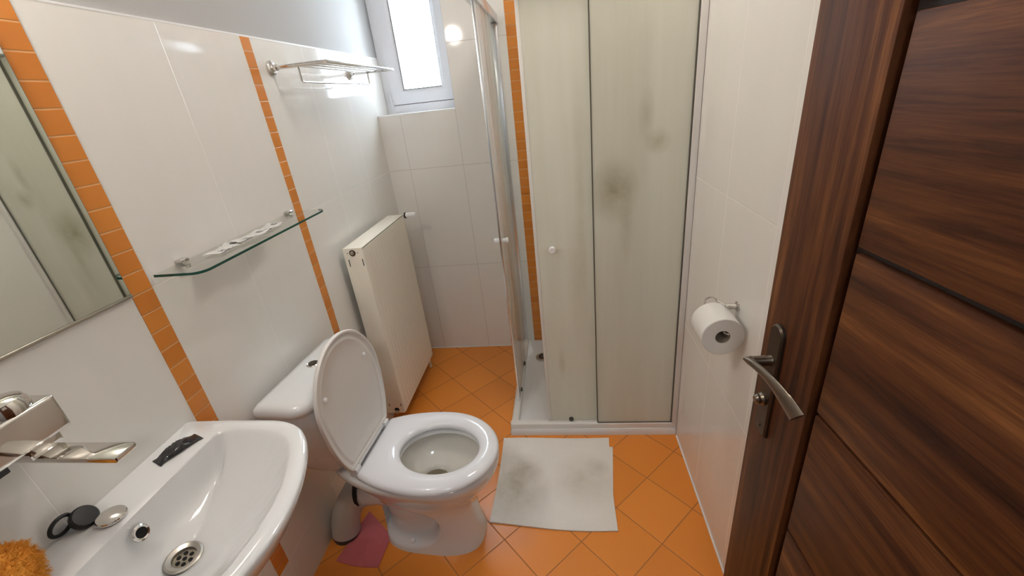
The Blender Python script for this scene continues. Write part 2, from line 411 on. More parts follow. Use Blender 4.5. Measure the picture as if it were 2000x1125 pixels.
# door lining in the doorway
m = MB(); m.box(-0.42, -0.39, -0.09, YN + 0.005, 0, 2.05); m.box(0.425, 0.43, -0.09, YN + 0.002, 0, 2.05); m.box(-0.39, 0.425, -0.09, YN + 0.005, 2.02, 2.05)
struct('trim_8', m, M['wood_v'])

# window
wx0, wx1 = XL, WX1
m = MB()
m.box(wx0, wx0 + 0.045, WY, WY + 0.07, 1.494, WZ1, 0.003); m.box(wx1 - 0.03, wx1, WY, WY + 0.07, 1.494, WZ1, 0.003)
m.box(wx0 + 0.045, wx1 - 0.03, WY, WY + 0.07, 1.494, 1.5455, 0.001); m.box(wx0 + 0.045, wx1 - 0.03, WY, WY + 0.07, WZ1 - 0.04, WZ1, 0.003)
wf = struct('window_1', m, M['upvc'], 'narrow white plastic window in the back left corner', 'window', smooth=30)
m = MB(); a0, a1, b0, b1 = wx0 + 0.040, wx1 - 0.022, 1.542, WZ1 - 0.03
g0, g1, h0, h1 = -0.857, -0.640, 1.617, 2.12
def framepiece(m, pts, y0, y1): m.prism(pts, 1, y0, y1)
yf0, yf1 = WY - 0.003, WY + 0.05
for o1, o2, i1, i2 in (((a0, b0), (a1, b0), (g1, h0), (g0, h0)), ((a1, b0), (a1, b1), (g1, h1), (g1, h0)), ((a1, b1), (a0, b1), (g0, h1), (g1, h1)), ((a0, b1), (a0, b0), (g0, h0), (g0, h1))):
    # sloped sash section: flat face, then a bevel down to the glass
    def lerp(p, q, t): return (p[0] + (q[0] - p[0]) * t, p[1] + (q[1] - p[1]) * t)
    A, B, C_, D = o1, o2, i1, i2
    m2 = (lerp(B, C_, 0.72), lerp(A, D, 0.72))
    def P3(p, y): return (p[0], y, p[1])
    m.add([P3(A, yf0), P3(B, yf0), P3(m2[0], yf0), P3(m2[1], yf0), P3(C_, yf0 + 0.010), P3(D, yf0 + 0.010), P3(A, yf1), P3(B, yf1), P3(C_, yf1), P3(D, yf1)],
          [(0, 1, 2, 3), (3, 2, 4, 5), (6, 9, 8, 7), (0, 6, 7, 1), (5, 4, 8, 9)])
sash = build('window_sash', m, M['upvc'], wf, world=True, smooth=0)
m = MB(); m.box(g0 - 0.01, g1 + 0.01, WY + 0.020, WY + 0.026, h0 - 0.01, h1 + 0.01)
build('window_pane', m, M['pane'], sash)
m = MB(); m.box(g0 - 0.002, g0 + 0.002, WY + 0.001, WY + 0.02, h0, h1); m.box(g0, g1, WY + 0.001, WY + 0.02, h0 - 0.002, h0 + 0.001)
build('gasket', m, M['roller'], sash)
m = MB(); m.box(wx0 + 0.048, wx1 - 0.02, WY - 0.0012, WY + 0.001, 1.5385, 1.5425); build('frame_seam', m, M['roller'], wf, smooth=0)
m = MB(); m.box(wx0 + 0.030, wx0 + 0.048, WY - 0.010, WY + 0.002, 1.535, 1.556, 0.003); m.lathe([(0.006, 0), (0.006, 0.05)], (wx0 + 0.034, WY - 0.008, 1.556), (0, 0, 1), 12)
build('hinge', m, M['upvc'], wf)

# ------------------------------------------------------------------ LAMP above the mirror (its glow is reflected in the back wall tiles)
lp = thing('wall_lamp', (XL, 0.513, 2.068), 'round opal glass lamp lit on the wall above the mirror', 'lamp')
m = MB(); m.lathe([(0.055, 0), (0.055, 0.012), (0.03, 0.02), (0.03, 0.035)], (XL - 0.0065, 0.513, 2.068), (1, 0, 0)); build('lamp_base', m, M['chrome'], lp)
m = MB(); m.lathe([(0.062 * math.sin(PI * i / 16), -0.062 * math.cos(PI * i / 16)) for i in range(17)], (-0.889, 0.513, 2.068), (1, 0, 0), 32); build('lamp_shade', m, M['lamp'], lp)

cp = thing('ceiling_fill', (0.02, 1.40, ZC), 'added unseen fill light shaped as a flat round ceiling lamp', 'lamp')  # unseen lamp added to brighten the room from above
m = MB(); m.lathe([(0.13, 0), (0.13, 0.018), (0.125, 0.022)], (0.02, 1.40, ZC - 0.0003), (0, 0, -1), 40); build('lamp_base', m, M['white_plastic'], cp)
m = MB(); m.lathe([(0.124, 0.0), (0.124, 0.02), (0.11, 0.045), (0.08, 0.062), (0.04, 0.07), (0.002, 0.072)], (0.02, 1.40, ZC - 0.0226), (0, 0, -1), 40); build('lamp_shade', m, M['fill_glow'], cp)

# ------------------------------------------------------------------ MIRROR
mi = thing('wall_mirror', (XL, 0.47, 1.205), 'frameless wall mirror beside the orange tile strip above the basin', 'mirror')
m = MB(); m.box(XL + 0.0005, XL + 0.0045, 0.16, 0.770, 1.206, 1.90); build('backing', m, M['darkedge'], mi, smooth=0)
m = MB(); m.box(XL + 0.0046, XL + 0.006, 0.162, 0.768, 1.208, 1.898); build('mirror_glass', m, M['mirror'], mi, smooth=0)
m = MB(); m.box(XL + 0.0003, XL + 0.0085, 0.16, 0.7705, 1.2005, 1.2075, 0.0015); build('bottom_rail', m, M['brushed'], mi)

# ------------------------------------------------------------------ DOOR (opened inwards beside the right wall)
dr = thing('door', (0.3814, 0.0488, 0.008), 'dark walnut plank door standing open on the right', 'door', rz=math.radians(3))
dr['kind'] = 'structure'; dr.name = 'door_1'
D_W, D_T = 0.648, 0.040
def dpart(name, mb, mat, parent=dr, **k): return build(name, mb, mat, parent, world=False, **k)
dpart('stile', box1(0, D_T, D_W - 0.147, D_W, 0, 1.98, bev=0.002), M['wood_v'], smooth=30)
dpart('stile', box1(0, D_T, 0.0, 0.095, 0, 1.98, bev=0.002), M['wood_v'], smooth=30)
dpart('rebate', box1(0.014, D_T - 0.010, 0.096, D_W - 0.148, 0.10, 1.86), M['wood_dark'], smooth=0)
dpart('top_rail', box1(0.0, D_T, 0.096, D_W - 0.148, 1.86, 1.98, bev=0.002), M['wood_h'], smooth=30)
dpart('bottom_rail', box1(0.0, D_T, 0.096, D_W - 0.148, 0.0, 0.10, bev=0.002), M['wood_h'], smooth=30)
zs = [0.104, 0.258, 0.519, 0.781, 1.041, 1.302, 1.560]
for i in range(6):
    gap = 0.0055 if i >= 4 else 0.003
    dpart('plank', box1(0.004, D_T - 0.004, 0.096, D_W - 0.160, zs[i] + 0.003, zs[i + 1] - gap, bev=0.003), M['wood_h'], smooth=30)
dpart('glass_light', box1(0.012, 0.018, 0.096, D_W - 0.150, 1.575, 1.86), M['frost'], smooth=0)
dpart('glazing_bead', box1(0.003, 0.013, 0.096, D_W - 0.158, 1.564, 1.580, bev=0.002), M['wood_h'], smooth=30)
# handle set
hy = 0.600
h = MB()
pl = [(hy + 0.0185 * math.cos(a), 1.137 - 0.0185 - 0.008 + 0.0185 * math.sin(a)) for a in [PI * k / 12 for k in range(13)]]
pl += [(hy - 0.0185, 0.900), (hy + 0.0185, 0.900)]
h.loft([[(0.0, p[0], p[1]) for p in pl], [(-0.005, p[0], p[1]) for p in pl], [(-0.008, hy + (p[0] - hy) * 0.86, 1.02 + (p[1] - 1.02) * 0.975) for p in pl]])
hp = dpart('handle_plate', h, M['bronze_dark'], smooth=30)
h = MB(); h.lathe([(0.011, 0.007), (0.0095, 0.012), (0.0095, 0.040)], (0, hy + 0.002, 1.058), (-1, 0, 0), 20)
# lever: flattened tapered bar, flaring towards its end, running towards the hinge
rings = []
for i in range(15):
    t = i / 14; y = hy + 0.006 - 0.142 * t; w = 0.0075 + 0.0065 * sstep((t - 0.15) / 0.85); dz = 0.007 * math.sin(PI * t) - 0.006 * t
    th = 0.0065 - 0.0015 * t
    if i == 0: w = 0.004
    tl = 0.008 * t
    rings.append([(-0.038 + th * math.cos(a) + tl * math.sin(a) * 0.2 - (0.008 * (1 - t) ** 3), y - 0.010 * math.sin(a) * t, 1.062 + dz + w * math.sin(a)) for a in [2 * PI * k / 16 for k in range(16)]])
h.loft(rings)
dpart('lever', h, M['bronze'], parent=hp, smooth=50)
h = MB(); h.lathe([(0.012, 0.007), (0.012, 0.012), (0.009, 0.016), (0.0095, 0.020), (0.006, 0.024)], (0, hy + 0.001, 0.976), (-1, 0, 0), 20); dpart('thumb_turn', h, M['bronze'], parent=hp)
h = MB(); h.lathe([(0.0035, 0.007), (0.0035, 0.0095), (0.001, 0.0105)], (0, hy, 0.917), (-1, 0, 0), 12); dpart('screw', h, M['bronze'], parent=hp)

# ------------------------------------------------------------------ SHOWER
sh = thing('shower_tray', (0.08, 2.0, 0), 'low white square shower tray in the back right corner', 'shower tray')
TX0, TX1, TY0, TY1 = -0.313, XR, 1.580, YB
m = MB(); N = 48
def rrect(x0, x1, y0, y1, z, n=48, r=0.02):
    pts = []
    for cx, cy, a0 in ((x1 - r, y1 - r, 0), (x0 + r, y1 - r, PI / 2), (x0 + r, y0 + r, PI), (x1 - r, y0 + r, 1.5 * PI)):
        for k in range(n // 4): a = a0 + (PI / 2) * k / (n // 4 - 1); pts.append((cx + r * math.cos(a), cy + r * math.sin(a), z))
    return pts
m.loft([rrect(TX0, TX1, TY0, TY1, 0.0, r=0.006), rrect(TX0, TX1, TY0, TY1, 0.024, r=0.006), rrect(TX0 + 0.004, TX1 - 0.004, TY0 + 0.004, TY1 - 0.004, 0.034, r=0.006),
        rrect(TX0 + 0.045, TX1 - 0.03, TY0 + 0.045, TY1 - 0.02, 0.034, r=0.03), rrect(TX0 + 0.06, TX1 - 0.045, TY0 + 0.06, TY1 - 0.035, 0.030, r=0.04), rrect(-0.2, 0.0, 2.10, 2.28, 0.026, r=0.05)])
build('tray', m, M['ceramic'], sh, smooth=30)
m = MB(); m.lathe([(0.047, 0), (0.047, 0.004), (0.040, 0.007), (0.036, 0.006), (0.03, 0.0065), (0.012, 0.0085)], (-0.168, 2.215, 0.027), (0, 0, 1), 36); dcov = build('drain_cover', m, M['brushed'], sh)
m = MB()
for k in range(-3, 4): m.box(-0.168 - math.sqrt(max(0.0009 - (k * 0.008) ** 2, 0)), -0.168 + math.sqrt(max(0.0009 - (k * 0.008) ** 2, 0)), 2.215 + k * 0.008 - 0.0018, 2.215 + k * 0.008 + 0.0018, 0.0330, 0.0359)
build('slots', m, M['hole'], dcov, smooth=0)

en = thing('shower_enclosure', (0.08, 1.60, 0.034), 'square corner shower enclosure with frosted sliding glass doors', 'shower enclosure')
ZR0, ZR1, ZT0, ZT1 = 0.034, 0.066, 1.852, 1.892
def rail_prof(m, a, b, along, c0, c1, z0, z1):
    # rounded rail running along an axis
    r = 0.009; pts = [(c0, z0), (c1, z0), (c1, z1 - r)] + [(c1 - r + r * math.cos(t), z1 - r + r * math.sin(t)) for t in [PI / 2 * k / 5 for k in range(1, 6)]] + [(c0 + r - r * math.sin(t), z1 - r + r * math.cos(t)) for t in [PI / 2 * k / 5 for k in range(6)]]
    if along == 0: m.prism(pts, 0, a, b)
    else: m.prism(pts, 1, a, b)
m = MB(); rail_prof(m, -0.308, XR - 0.001, 0, 1.588, 1.622, ZR0, ZR1); rail_prof(m, 1.6225, YB - 0.001, 1, -0.308, -0.270, ZR0, ZR1 - 0.008)
build('bottom_rail', m, M['profile'], en)
m = MB(); m.box(-0.312, XR - 0.001, 1.578, 1.622, ZT0, ZT1, 0.004); m.box(-0.312, -0.268, 1.622, YB - 0.001, ZT0, ZT1, 0.004)
build('top_rail', m, M['alu'], en)
m = MB(); m.box(0.452, XR - 0.001, 1.580, 1.622, ZR1, ZT0, 0.003); build('wall_profile', m, M['profile'], en)
m = MB(); m.box(-0.308, -0.274, YB - 0.026, YB - 0.001, ZR1, ZT0, 0.003); build('wall_profile', m, M['alu'], en)
fp = build('fixed_panel', box1(0.114, 0.450, 1.594, 1.600, ZR1 - 0.004, ZT0), M['frost'], en, smooth=0)
m = MB(); m.box(0.1105, 0.1145, 1.592, 1.602, ZR1, ZT0); m.box(0.447, 0.4525, 1.590, 1.604, ZR1, ZT0); m.box(0.114, 0.450, 1.591, 1.5935, ZR1 - 0.001, ZR1 + 0.0035)
build('glass_seal', m, M['darkedge'], fp, smooth=0)
fp2 = build('fixed_panel', box1(-0.303, -0.297, 1.965, YB - 0.02, ZR1 - 0.008, ZT0), M['side_glass'], en, smooth=0)
m = MB(); m.box(-0.305, -0.295, 1.958, 1.966, ZR1 - 0.006, ZT0, 0.002); build('edge_profile', m, M['alu'], fp2)
def knob(m, o, ax):
    m.lathe([(0.0095, 0.0), (0.011, 0.003), (0.0105, 0.010), (0.013, 0.020), (0.0135, 0.026), (0.0115, 0.029)], o, ax, 24)
sd = build('sliding_door', box1(-0.112, 0.300, 1.609, 1.615, ZR1 + 0.004, ZT0), M['frost'], en, smooth=0)
m = MB(); m.box(-0.121, -0.108, 1.604, 1.620, ZR1 + 0.004, ZT0, 0.003); build('edge_profile', m, M['profile'], sd)
m = MB(); m.box(0.298, 0.305, 1.6075, 1.6165, ZR1 + 0.004, ZT0); build('rear_seal', m, M['darkedge'], sd, smooth=0)
m = MB(); knob(m, (-0.051, 1.609, 0.955), (0, -1, 0)); knob(m, (-0.051, 1.615, 0.955), (0, 1, 0)); build('door_knob', m, M['white_plastic'], sd)
for x in (-0.012, 0.195):
    m = MB(); m.lathe([(0.011, 0), (0.011, 0.006), (0.007, 0.008)], (x, 1.6085, 0.078), (0, -1, 0), 20); build('roller', m, M['roller'], sd)
sd = build('sliding_door', box1(-0.283, -0.277, 1.762, 2.172, ZR1 - 0.002, ZT0), M['side_glass'], en, smooth=0)
m = MB(); m.box(-0.2845, -0.2755, 1.757, 1.763, ZR1 - 0.002, ZT0, 0.0015); build('edge_profile', m, M['alu'], sd)
m = MB(); knob(m, (-0.283, 1.792, 0.942), (-1, 0, 0)); knob(m, (-0.277, 1.792, 0.942), (1, 0, 0)); build('door_knob', m, M['white_plastic'], sd)
for y in (1.850, 2.095):
    m = MB(); m.lathe([(0.011, 0), (0.011, 0.006), (0.007, 0.008)], (-0.2765, y, 0.070), (1, 0, 0), 20); build('roller', m, M['roller'], sd)

# ------------------------------------------------------------------ RADIATOR
rx0, rx1, ry0, ry1, rz0, rz1 = -0.944, -0.852, 1.632, 2.165, 0.108, 1.004
rd = thing('radiator', (-0.90, 1.90, rz0), 'tall white steel panel radiator on the left wall near the window', 'radiator')
def flute_panel(x, sgn, y0, y1, z0, z1, th=0.010, pitch=0.0333):
    m = MB(); ny = 128; zl = [z0, z0 + 0.022, z0 + 0.030, z0 + 0.045, z1 - 0.045, z1 - 0.030, z1 - 0.022, z1]
    amp = [0, 0, 0.0015, 0.004, 0.004, 0.0015, 0, 0]
    rings = []
    front = []
    for z, a in zip(zl, amp):
        row = []
        for k in range(ny + 1):
            y = y0 + 0.02 + (y1 - y0 - 0.04) * k / ny
            ph = (y - y0) / pitch % 1.0
            g = max(0, 1 - abs(ph - 0.5) / 0.16)
            row.append((x - sgn * a * g, y, z))
        front.append([(x - sgn * 0.003, y0, z), (x, y0 + 0.004, z)] + row + [(x, y1 - 0.004, z), (x - sgn * 0.003, y1, z)])
    m.loft(front, False, False, closed=False)
    m.box(min(x - sgn * th, x - sgn * 0.0035), max(x - sgn * th, x - sgn * 0.0035), y0, y1, z0, z1)
    return m
build('front_panel', flute_panel(rx1, 1, ry0 + 0.001, ry1 - 0.001, rz0 + 0.004, rz1 - 0.008), M['enamel'], rd, smooth=60)
build('back_panel', flute_panel(rx0, -1, ry0 + 0.003, ry1 - 0.003, rz0 + 0.006, rz1 - 0.008), M['enamel'], rd, smooth=60)
m = MB(); m.box(rx0 + 0.012, rx1 - 0.012, ry0 + 0.01, ry1 - 0.01, rz0 + 0.03, rz1 - 0.03); build('convector', m, M['enamel'], rd, smooth=0)
for (ya, yb_) in ((ry0 - 0.0015, ry0 + 0.0005), (ry1 - 0.0005, ry1 + 0.0015)):
    m = MB(); m.box(rx0 - 0.001, rx1 - 0.0035, ya, yb_, rz0 + 0.002, rz1, 0.0006); sc = build('side_cover', m, M['enamel'], rd)
    if ya < 1.9:
        for x in (rx0 + 0.016, rx1 - 0.014):
            for zz0, zz1 in ((rz1 - 0.082, rz1 - 0.050), (rz0 + 0.045, rz0 + 0.060)):
                m = MB(); m.box(x - 0.0017, x + 0.0017, ya - 0.0006, ya + 0.0002, zz0, zz1); build('slot', m, M['hole'], sc, smooth=0)
        for x in (-0.926, -0.880): m = MB(); m.lathe([(0.0022, 0), (0.0022, 0.0006)], (x, ya, rz1 - 0.021), (0, -1, 0), 10); build('screw_hole', m, M['hole'], sc, smooth=0)
m = MB(); m.box(rx0, rx1 - 0.006, ry0, ry1, rz1 - 0.004, rz1 + 0.0, 0.001)
m.box(rx0 + 0.004, rx0 + 0.007, ry0 + 0.004, ry1 - 0.004, rz1, rz1 + 0.0015)
build('top_grille', m, M['enamel'], rd)
m = MB(); m.lathe([(0.014, 0), (0.014, 0.002), (0.0105, 0.002), (0.0105, 0.0006)], (-0.903, ry0 - 0.0015, rz1 - 0.021), (0, -1, 0), 28); pg = build('plug_ring', m, M['bronze_dark'], rd)
m = MB(); m.lathe([(0.0095, 0), (0.0095, 0.004), (0.007, 0.006), (0.004, 0.006), (0.0035, 0.0085)], (-0.903, ry0 - 0.0015, rz1 - 0.021), (0, -1, 0), 6); build('vent_screw', m, M['brushed'], pg)
m = MB(); m.lathe([(0.0125, 0), (0.0125, 0.0006)], (-0.893, ry0 - 0.0015, rz0 + 0.022), (0, -1, 0), 24); build('port', m, M['hole'], rd)
m = MB(); m.lathe([(0.011, 0), (0.011, 0.008), (0.009, 0.010)], (-0.893, ry0 - 0.002, rz0 + 0.012), (0, -1, 0), 6); build('port_nut', m, M['brushed'], rd)
for y in (1.75, 2.05):
    for z in (0.25, 0.88):
        m = MB(); m.box(XL + 0.001, rx0 + 0.002, y - 0.02, y + 0.02, z - 0.03, z + 0.03); build('bracket', m, M['enamel'], rd, smooth=0)
tv = thing('radiator_valve', (-0.86, 2.190, 0.992), 'white ribbed thermostatic valve head at the radiator top corner', 'radiator valve')
m = MB(); m.lathe([(0.010, 0), (0.010, 0.012)], (-0.868, 2.190, 0.992), (1, 0, 0), 20); m.tube([(-0.872, 2.168, 0.986), (-0.872, 2.190, 0.989), (-0.864, 2.190, 0.992)], 0.009, 12); build('valve_body', m, M['chrome'], tv)
m = MB(); m.lathe([(0.0155, 0), (0.0165, 0.002), (0.0165, 0.006), (0.015, 0.008)], (-0.857, 2.190, 0.992), (1, 0, 0), 28); build('collar', m, M['black'], tv)
m = MB(); rings = []
for x, r, rb in ((-0.849, 0.0135, 0), (-0.847, 0.0145, 0), (-0.838, 0.0145, 0), (-0.836, 0.0135, 0.0012), (-0.800, 0.0125, 0.0014), (-0.795, 0.0105, 0.0006)):
    rings.append([(x, 2.190 + (r + rb * (1 if k % 4 < 2 else -1)) * math.cos(2 * PI * k / 48), 0.992 + (r + rb * (1 if k % 4 < 2 else -1)) * math.sin(2 * PI * k / 48)) for k in range(48)])
m.loft(rings); build('valve_head', m, M['white_plastic'], tv, smooth=25)
# lower return pipe at the far end
m = MB(); m.tube([(-0.893, 2.185, 0.06), (-0.893, 2.185, 0.13), (-0.893, 2.166, 0.14)], 0.008, 12); m.tube([(-0.893, 2.185, 0.0), (-0.893, 2.185, 0.06)], 0.008, 12)
tag(build('radiator_pipe', m, M['enamel']), 'thin white heating pipe at the foot of the radiator', 'pipe')

# ------------------------------------------------------------------ TOILET  (local: x forward from the hinge line, y across)
tl = thing('toilet', (-0.730, 1.100, 0), 'white close-coupled toilet with raised lid', 'toilet', rz=math.radians(-4))
def tpart(name, mb, mat, parent=tl, **k): return build(name, mb, mat, parent, world=False, **k)
NN = 96
def egg(cx, af, ab, b, z, xmin=-9, n=NN, pw=2.0):
    pts = []
    for k in range(n):
        t = 2 * PI * k / n; c, s_ = math.cos(t), math.sin(t)
        c2 = math.copysign(abs(c) ** (2 / pw), c); s2 = math.copysign(abs(s_) ** (2 / pw), s_)
        pts.append((max(cx + (af if c > 0 else ab) * c2, xmin), b * s2, z))
    return pts
# control rings of the outer body: z, cx, af, ab, b, power
CR = [(0.000, 0.165, 0.205, 0.190, 0.112, 2.9), (0.012, 0.165, 0.203, 0.188, 0.110, 2.9), (0.090, 0.160, 0.196, 0.180, 0.100, 2.7), (0.180, 0.160, 0.192, 0.180, 0.100, 2.5),
      (0.250, 0.180, 0.200, 0.215, 0.118, 2.3), (0.310, 0.210, 0.215, 0.290, 0.148, 2.2), (0.355, 0.235, 0.220, 0.375, 0.170, 2.1), (0.385, 0.24, 0.223, 0.40, 0.181, 2.1), (0.400, 0.24, 0.219, 0.40, 0.178, 2.1)]
def cr(z):
    for i in range(len(CR) - 1):
        if CR[i][0] <= z <= CR[i + 1][0]:
            p0 = CR[max(i - 1, 0)]; p1 = CR[i]; p2 = CR[i + 1]; p3 = CR[min(i + 2, len(CR) - 1)]; t = (z - p1[0]) / (p2[0] - p1[0]); o = []
            for q in range(1, 6):
                m1 = (p2[q] - p0[q]) / max(p2[0] - p0[0], 1e-6) * (p2[0] - p1[0]); m2_ = (p3[q] - p1[q]) / max(p3[0] - p1[0], 1e-6) * (p2[0] - p1[0])
                o.append((2 * t ** 3 - 3 * t * t + 1) * p1[q] + (t ** 3 - 2 * t * t + t) * m1 + (-2 * t ** 3 + 3 * t * t) * p2[q] + (t ** 3 - t * t) * m2_)
            return o
    return list(CR[-1][1:])
m = MB(); rings = []; NZ = 50; NB = 192
for i in range(NZ + 1):
    z = 0.400 * i / NZ; cx, af, ab, b, pw = cr(z)
    r = egg(cx, af, ab, b, z, n=NB, pw=pw); out = []
    for (x, y, zz) in r:
        # recessed arch on both flanks (where the trap shows)
        e = math.sqrt(((x - 0.075) / 0.165) ** 2 + ((zz - 0.128) / 0.108) ** 2)
        dpt = 0.040 * sstep((1.0 - e) / 0.22)
        bul = 0.016 * math.exp(-((x - 0.05) / 0.07) ** 2 - ((zz - 0.15) / 0.05) ** 2)
        y2 = y - math.copysign(max(0, min(dpt - bul, abs(y) - 0.01)), y) if abs(y) > 0.045 else y
        out.append((x, y2, zz))
    rings.append(out)
# rim top then bowl inside
def hole(cx, af, ab, b, z): return egg(cx, af, ab, b, z, n=NB)
top = egg(0.24, 0.212, 0.395, 0.171, 0.404, n=NB, pw=2.1)
rings.append(top)
rings += [hole(0.255, 0.158, 0.160, 0.125, 0.404), hole(0.255, 0.150, 0.152, 0.118, 0.400), hole(0.255, 0.146, 0.149, 0.114, 0.385)]
m.loft(rings, True, False); 
body = tpart('pan', m, M['ceramic'], smooth=60)
m = MB(); rings = []
for z, cx, af, ab, b in ((0.386, 0.255, 0.1465, 0.1495, 0.1145), (0.372, 0.255, 0.160, 0.163, 0.127), (0.350, 0.255, 0.158, 0.160, 0.125), (0.335, 0.252, 0.148, 0.150, 0.116), (0.315, 0.245, 0.125, 0.130, 0.098), (0.300, 0.232, 0.098, 0.100, 0.078), (0.288, 0.222, 0.070, 0.072, 0.058), (0.278, 0.216, 0.054, 0.054, 0.046), (0.255, 0.212, 0.045, 0.045, 0.038), (0.22, 0.212, 0.035, 0.035, 0.030)):#, (0.29, 0.240, 0.115, 0.120, 0.092), (0.265, 0.225, 0.085, 0.090, 0.070), (0.245, 0.215, 0.060, 0.062, 0.052), (0.225, 0.212, 0.045, 0.045, 0.040), (0.20, 0.212, 0.035, 0.035, 0.032)):
    rings.append(egg(cx, af, ab, b, z, n=NN))
m.loft(rings, False, True); tpart('bowl', m, M['bowl_stain'], smooth=70)
m = MB(); m.loft([egg(0.215, 0.050, 0.050, 0.043, 0.272, n=48), egg(0.215, 0.002, 0.002, 0.002, 0.272, n=48)], False, True); tpart('water', m, M['water'], smooth=0)
# seat ring
m = MB(); prof = []
def seat_out(k, n, g): # outer outline shrunk by g
    t = 2 * PI * k / n; c, s_ = math.cos(t), math.sin(t); x = 0.24 + ((0.226 - g) if c > 0 else (0.34 - g)) * c
    return (max(x, 0.004 + g), (0.190 - g) * s_)
def seat_in(k, n, g):
    t = 2 * PI * k / n; c, s_ = math.cos(t), math.sin(t)
    return (0.254 + (0.143 + g) * c, (0.110 + g) * s_)
SN = 120; rings = []
for which, g, z in (('o', 0.006, 0.409), ('o', 0.0, 0.414), ('o', 0.0, 0.418), ('o', 0.003, 0.4235), ('o', 0.009, 0.4285), ('o', 0.018, 0.4325), ('m', 0.5, 0.4365), ('i', 0.018, 0.4335), ('i', 0.009, 0.4295), ('i', 0.003, 0.4245), ('i', 0.0, 0.419), ('i', 0.0, 0.413), ('i', 0.006, 0.409)):
    row = []
    for k in range(SN):
        if which == 'o': p = seat_out(k, SN, g)
        elif which == 'i': p = seat_in(k, SN, g)
        else:
            a = seat_out(k, SN, 0.018); b = seat_in(k, SN, 0.018); p = ((a[0] + b[0]) / 2, (a[1] + b[1]) / 2)
        row.append((p[0], p[1], z))
    rings.append(row)
rings.append(rings[0])
m.loft(rings, False, False); tpart('seat', m, M['seat'], smooth=50)
# hinge bar and feet
m = MB(); m.lathe([(0.009, -0.095), (0.011, -0.093), (0.011, 0.093), (0.009, 0.095)], (-0.012, 0, 0.428), (0, 1, 0), 20)
tpart('hinge_bar', m, M['white_plastic'])
for s_ in (-1, 1):
    m = MB(); m.box(-0.026, 0.006, s_ * 0.112 - 0.015, s_ * 0.112 + 0.015, 0.404, 0.436, 0.005); tpart('hinge_block', m, M['white_plastic'])
# raised lid: built flat, then turned up about the hinge
LT = math.radians(91.5)
def turn(p):
    x, y, z = p; return (-0.016 + x * math.cos(LT) - z * math.sin(LT), y, 0.432 + x * math.sin(LT) + z * math.cos(LT))
m = MB(); rings = []
def lid_o(k, n, g):
    t = 2 * PI * k / n; c, s_ = math.cos(t), math.sin(t); x = 0.238 + ((0.214 - g) if c > 0 else (0.335 - g)) * c
    return (max(x, 0.004 + g * 0.5), (0.188 - g) * s_)
for g, z in ((0.10, 0.010), (0.03, 0.009), (0.010, 0.006), (0.002, 0.0), (0.0, -0.008), (0.003, -0.013), (0.009, -0.013), (0.012, -0.006), (0.016, -0.004), (0.026, -0.004), (0.030, -0.0065), (0.034, -0.0065), (0.040, -0.003), (0.10, -0.001)):
    rings.append([turn((*lid_o(k, SN, g), z)) for k in range(SN)])
m.loft(rings, True, True); ld = tpart('lid', m, M['lid_in'], smooth=50)
m = MB()
for (x, y) in ((0.30, 0.125), (0.30, -0.125)):
    m = MB(); o = Vector(turn((x, y, -0.002))); ax = Vector(turn((x, y, -0.02))) - o
    m.lathe([(0.008, 0), (0.0078, 0.004), (0.005, 0.0075)], o, ax, 16)
    tpart('bumper', m, M['white_plastic'], parent=ld)
# cistern
def trr(xc, hx, hy_, z, r, n=64):
    pts = []
    x0, x1, y0, y1 = xc - hx, xc + hx, -hy_, hy_
    rb = min(0.02, r)
    for cx, cy, a0, rr in ((x1 - r, y1 - r, 0, r), (x0 + rb, y1 - rb, PI / 2, rb), (x0 + rb, y0 + rb, PI, rb), (x1 - r, y0 + r, 1.5 * PI, r)):
        for k in range(n // 4): a = a0 + (PI / 2) * k / (n // 4 - 1); pts.append((cx + rr * math.cos(a), cy + rr * math.sin(a), z))
    return pts
m = MB(); m.loft([trr(-0.122, 0.060, 0.105, 0.400, 0.05), trr(-0.122, 0.070, 0.125, 0.425, 0.055), trr(-0.124, 0.078, 0.155, 0.50, 0.06), trr(-0.125, 0.083, 0.178, 0.60, 0.06), trr(-0.125, 0.085, 0.195, 0.712, 0.06), trr(-0.125, 0.080, 0.190, 0.722, 0.055)])
tpart('cistern', m, M['ceramic'], smooth=40)
m = MB(); m.loft([trr(-0.125, 0.086, 0.202, 0.719, 0.062), trr(-0.125, 0.092, 0.209, 0.723, 0.066), trr(-0.125, 0.092, 0.210, 0.738, 0.066), trr(-0.125, 0.089, 0.206, 0.750, 0.066), trr(-0.125, 0.080, 0.197, 0.758, 0.062), trr(-0.125, 0.062, 0.178, 0.762, 0.05), trr(-0.125, 0.02, 0.12, 0.7635, 0.015)])
cl = tpart('cistern_lid', m, M['ceramic'], smooth=60)
m = MB(); m.lathe([(0.021, -0.002), (0.0215, 0.003), (0.019, 0.005), (0.0165, 0.004), (0.0165, 0.001), (0.002, 0.001)], (-0.145, 0.018, 0.7625), (0, 0, 1), 36); fb = tpart('flush_button', m, M['chrome'], parent=cl)
m = MB(); m.lathe([(0.0150, 0), (0.0145, 0.0025), (0.010, 0.0035)], (-0.145, 0.018, 0.7635), (0, 0, 1), 32); tpart('button_cap', m, M['bronze_dark'], parent=fb)
m = MB(); m.lathe([(0.010, 0), (0.0095, 0.004), (0.006, 0.007)], (0.11, -0.088, 0.040), (0, -0.6, 0.8), 20); tpart('bolt_cap', m, M['white_plastic'])
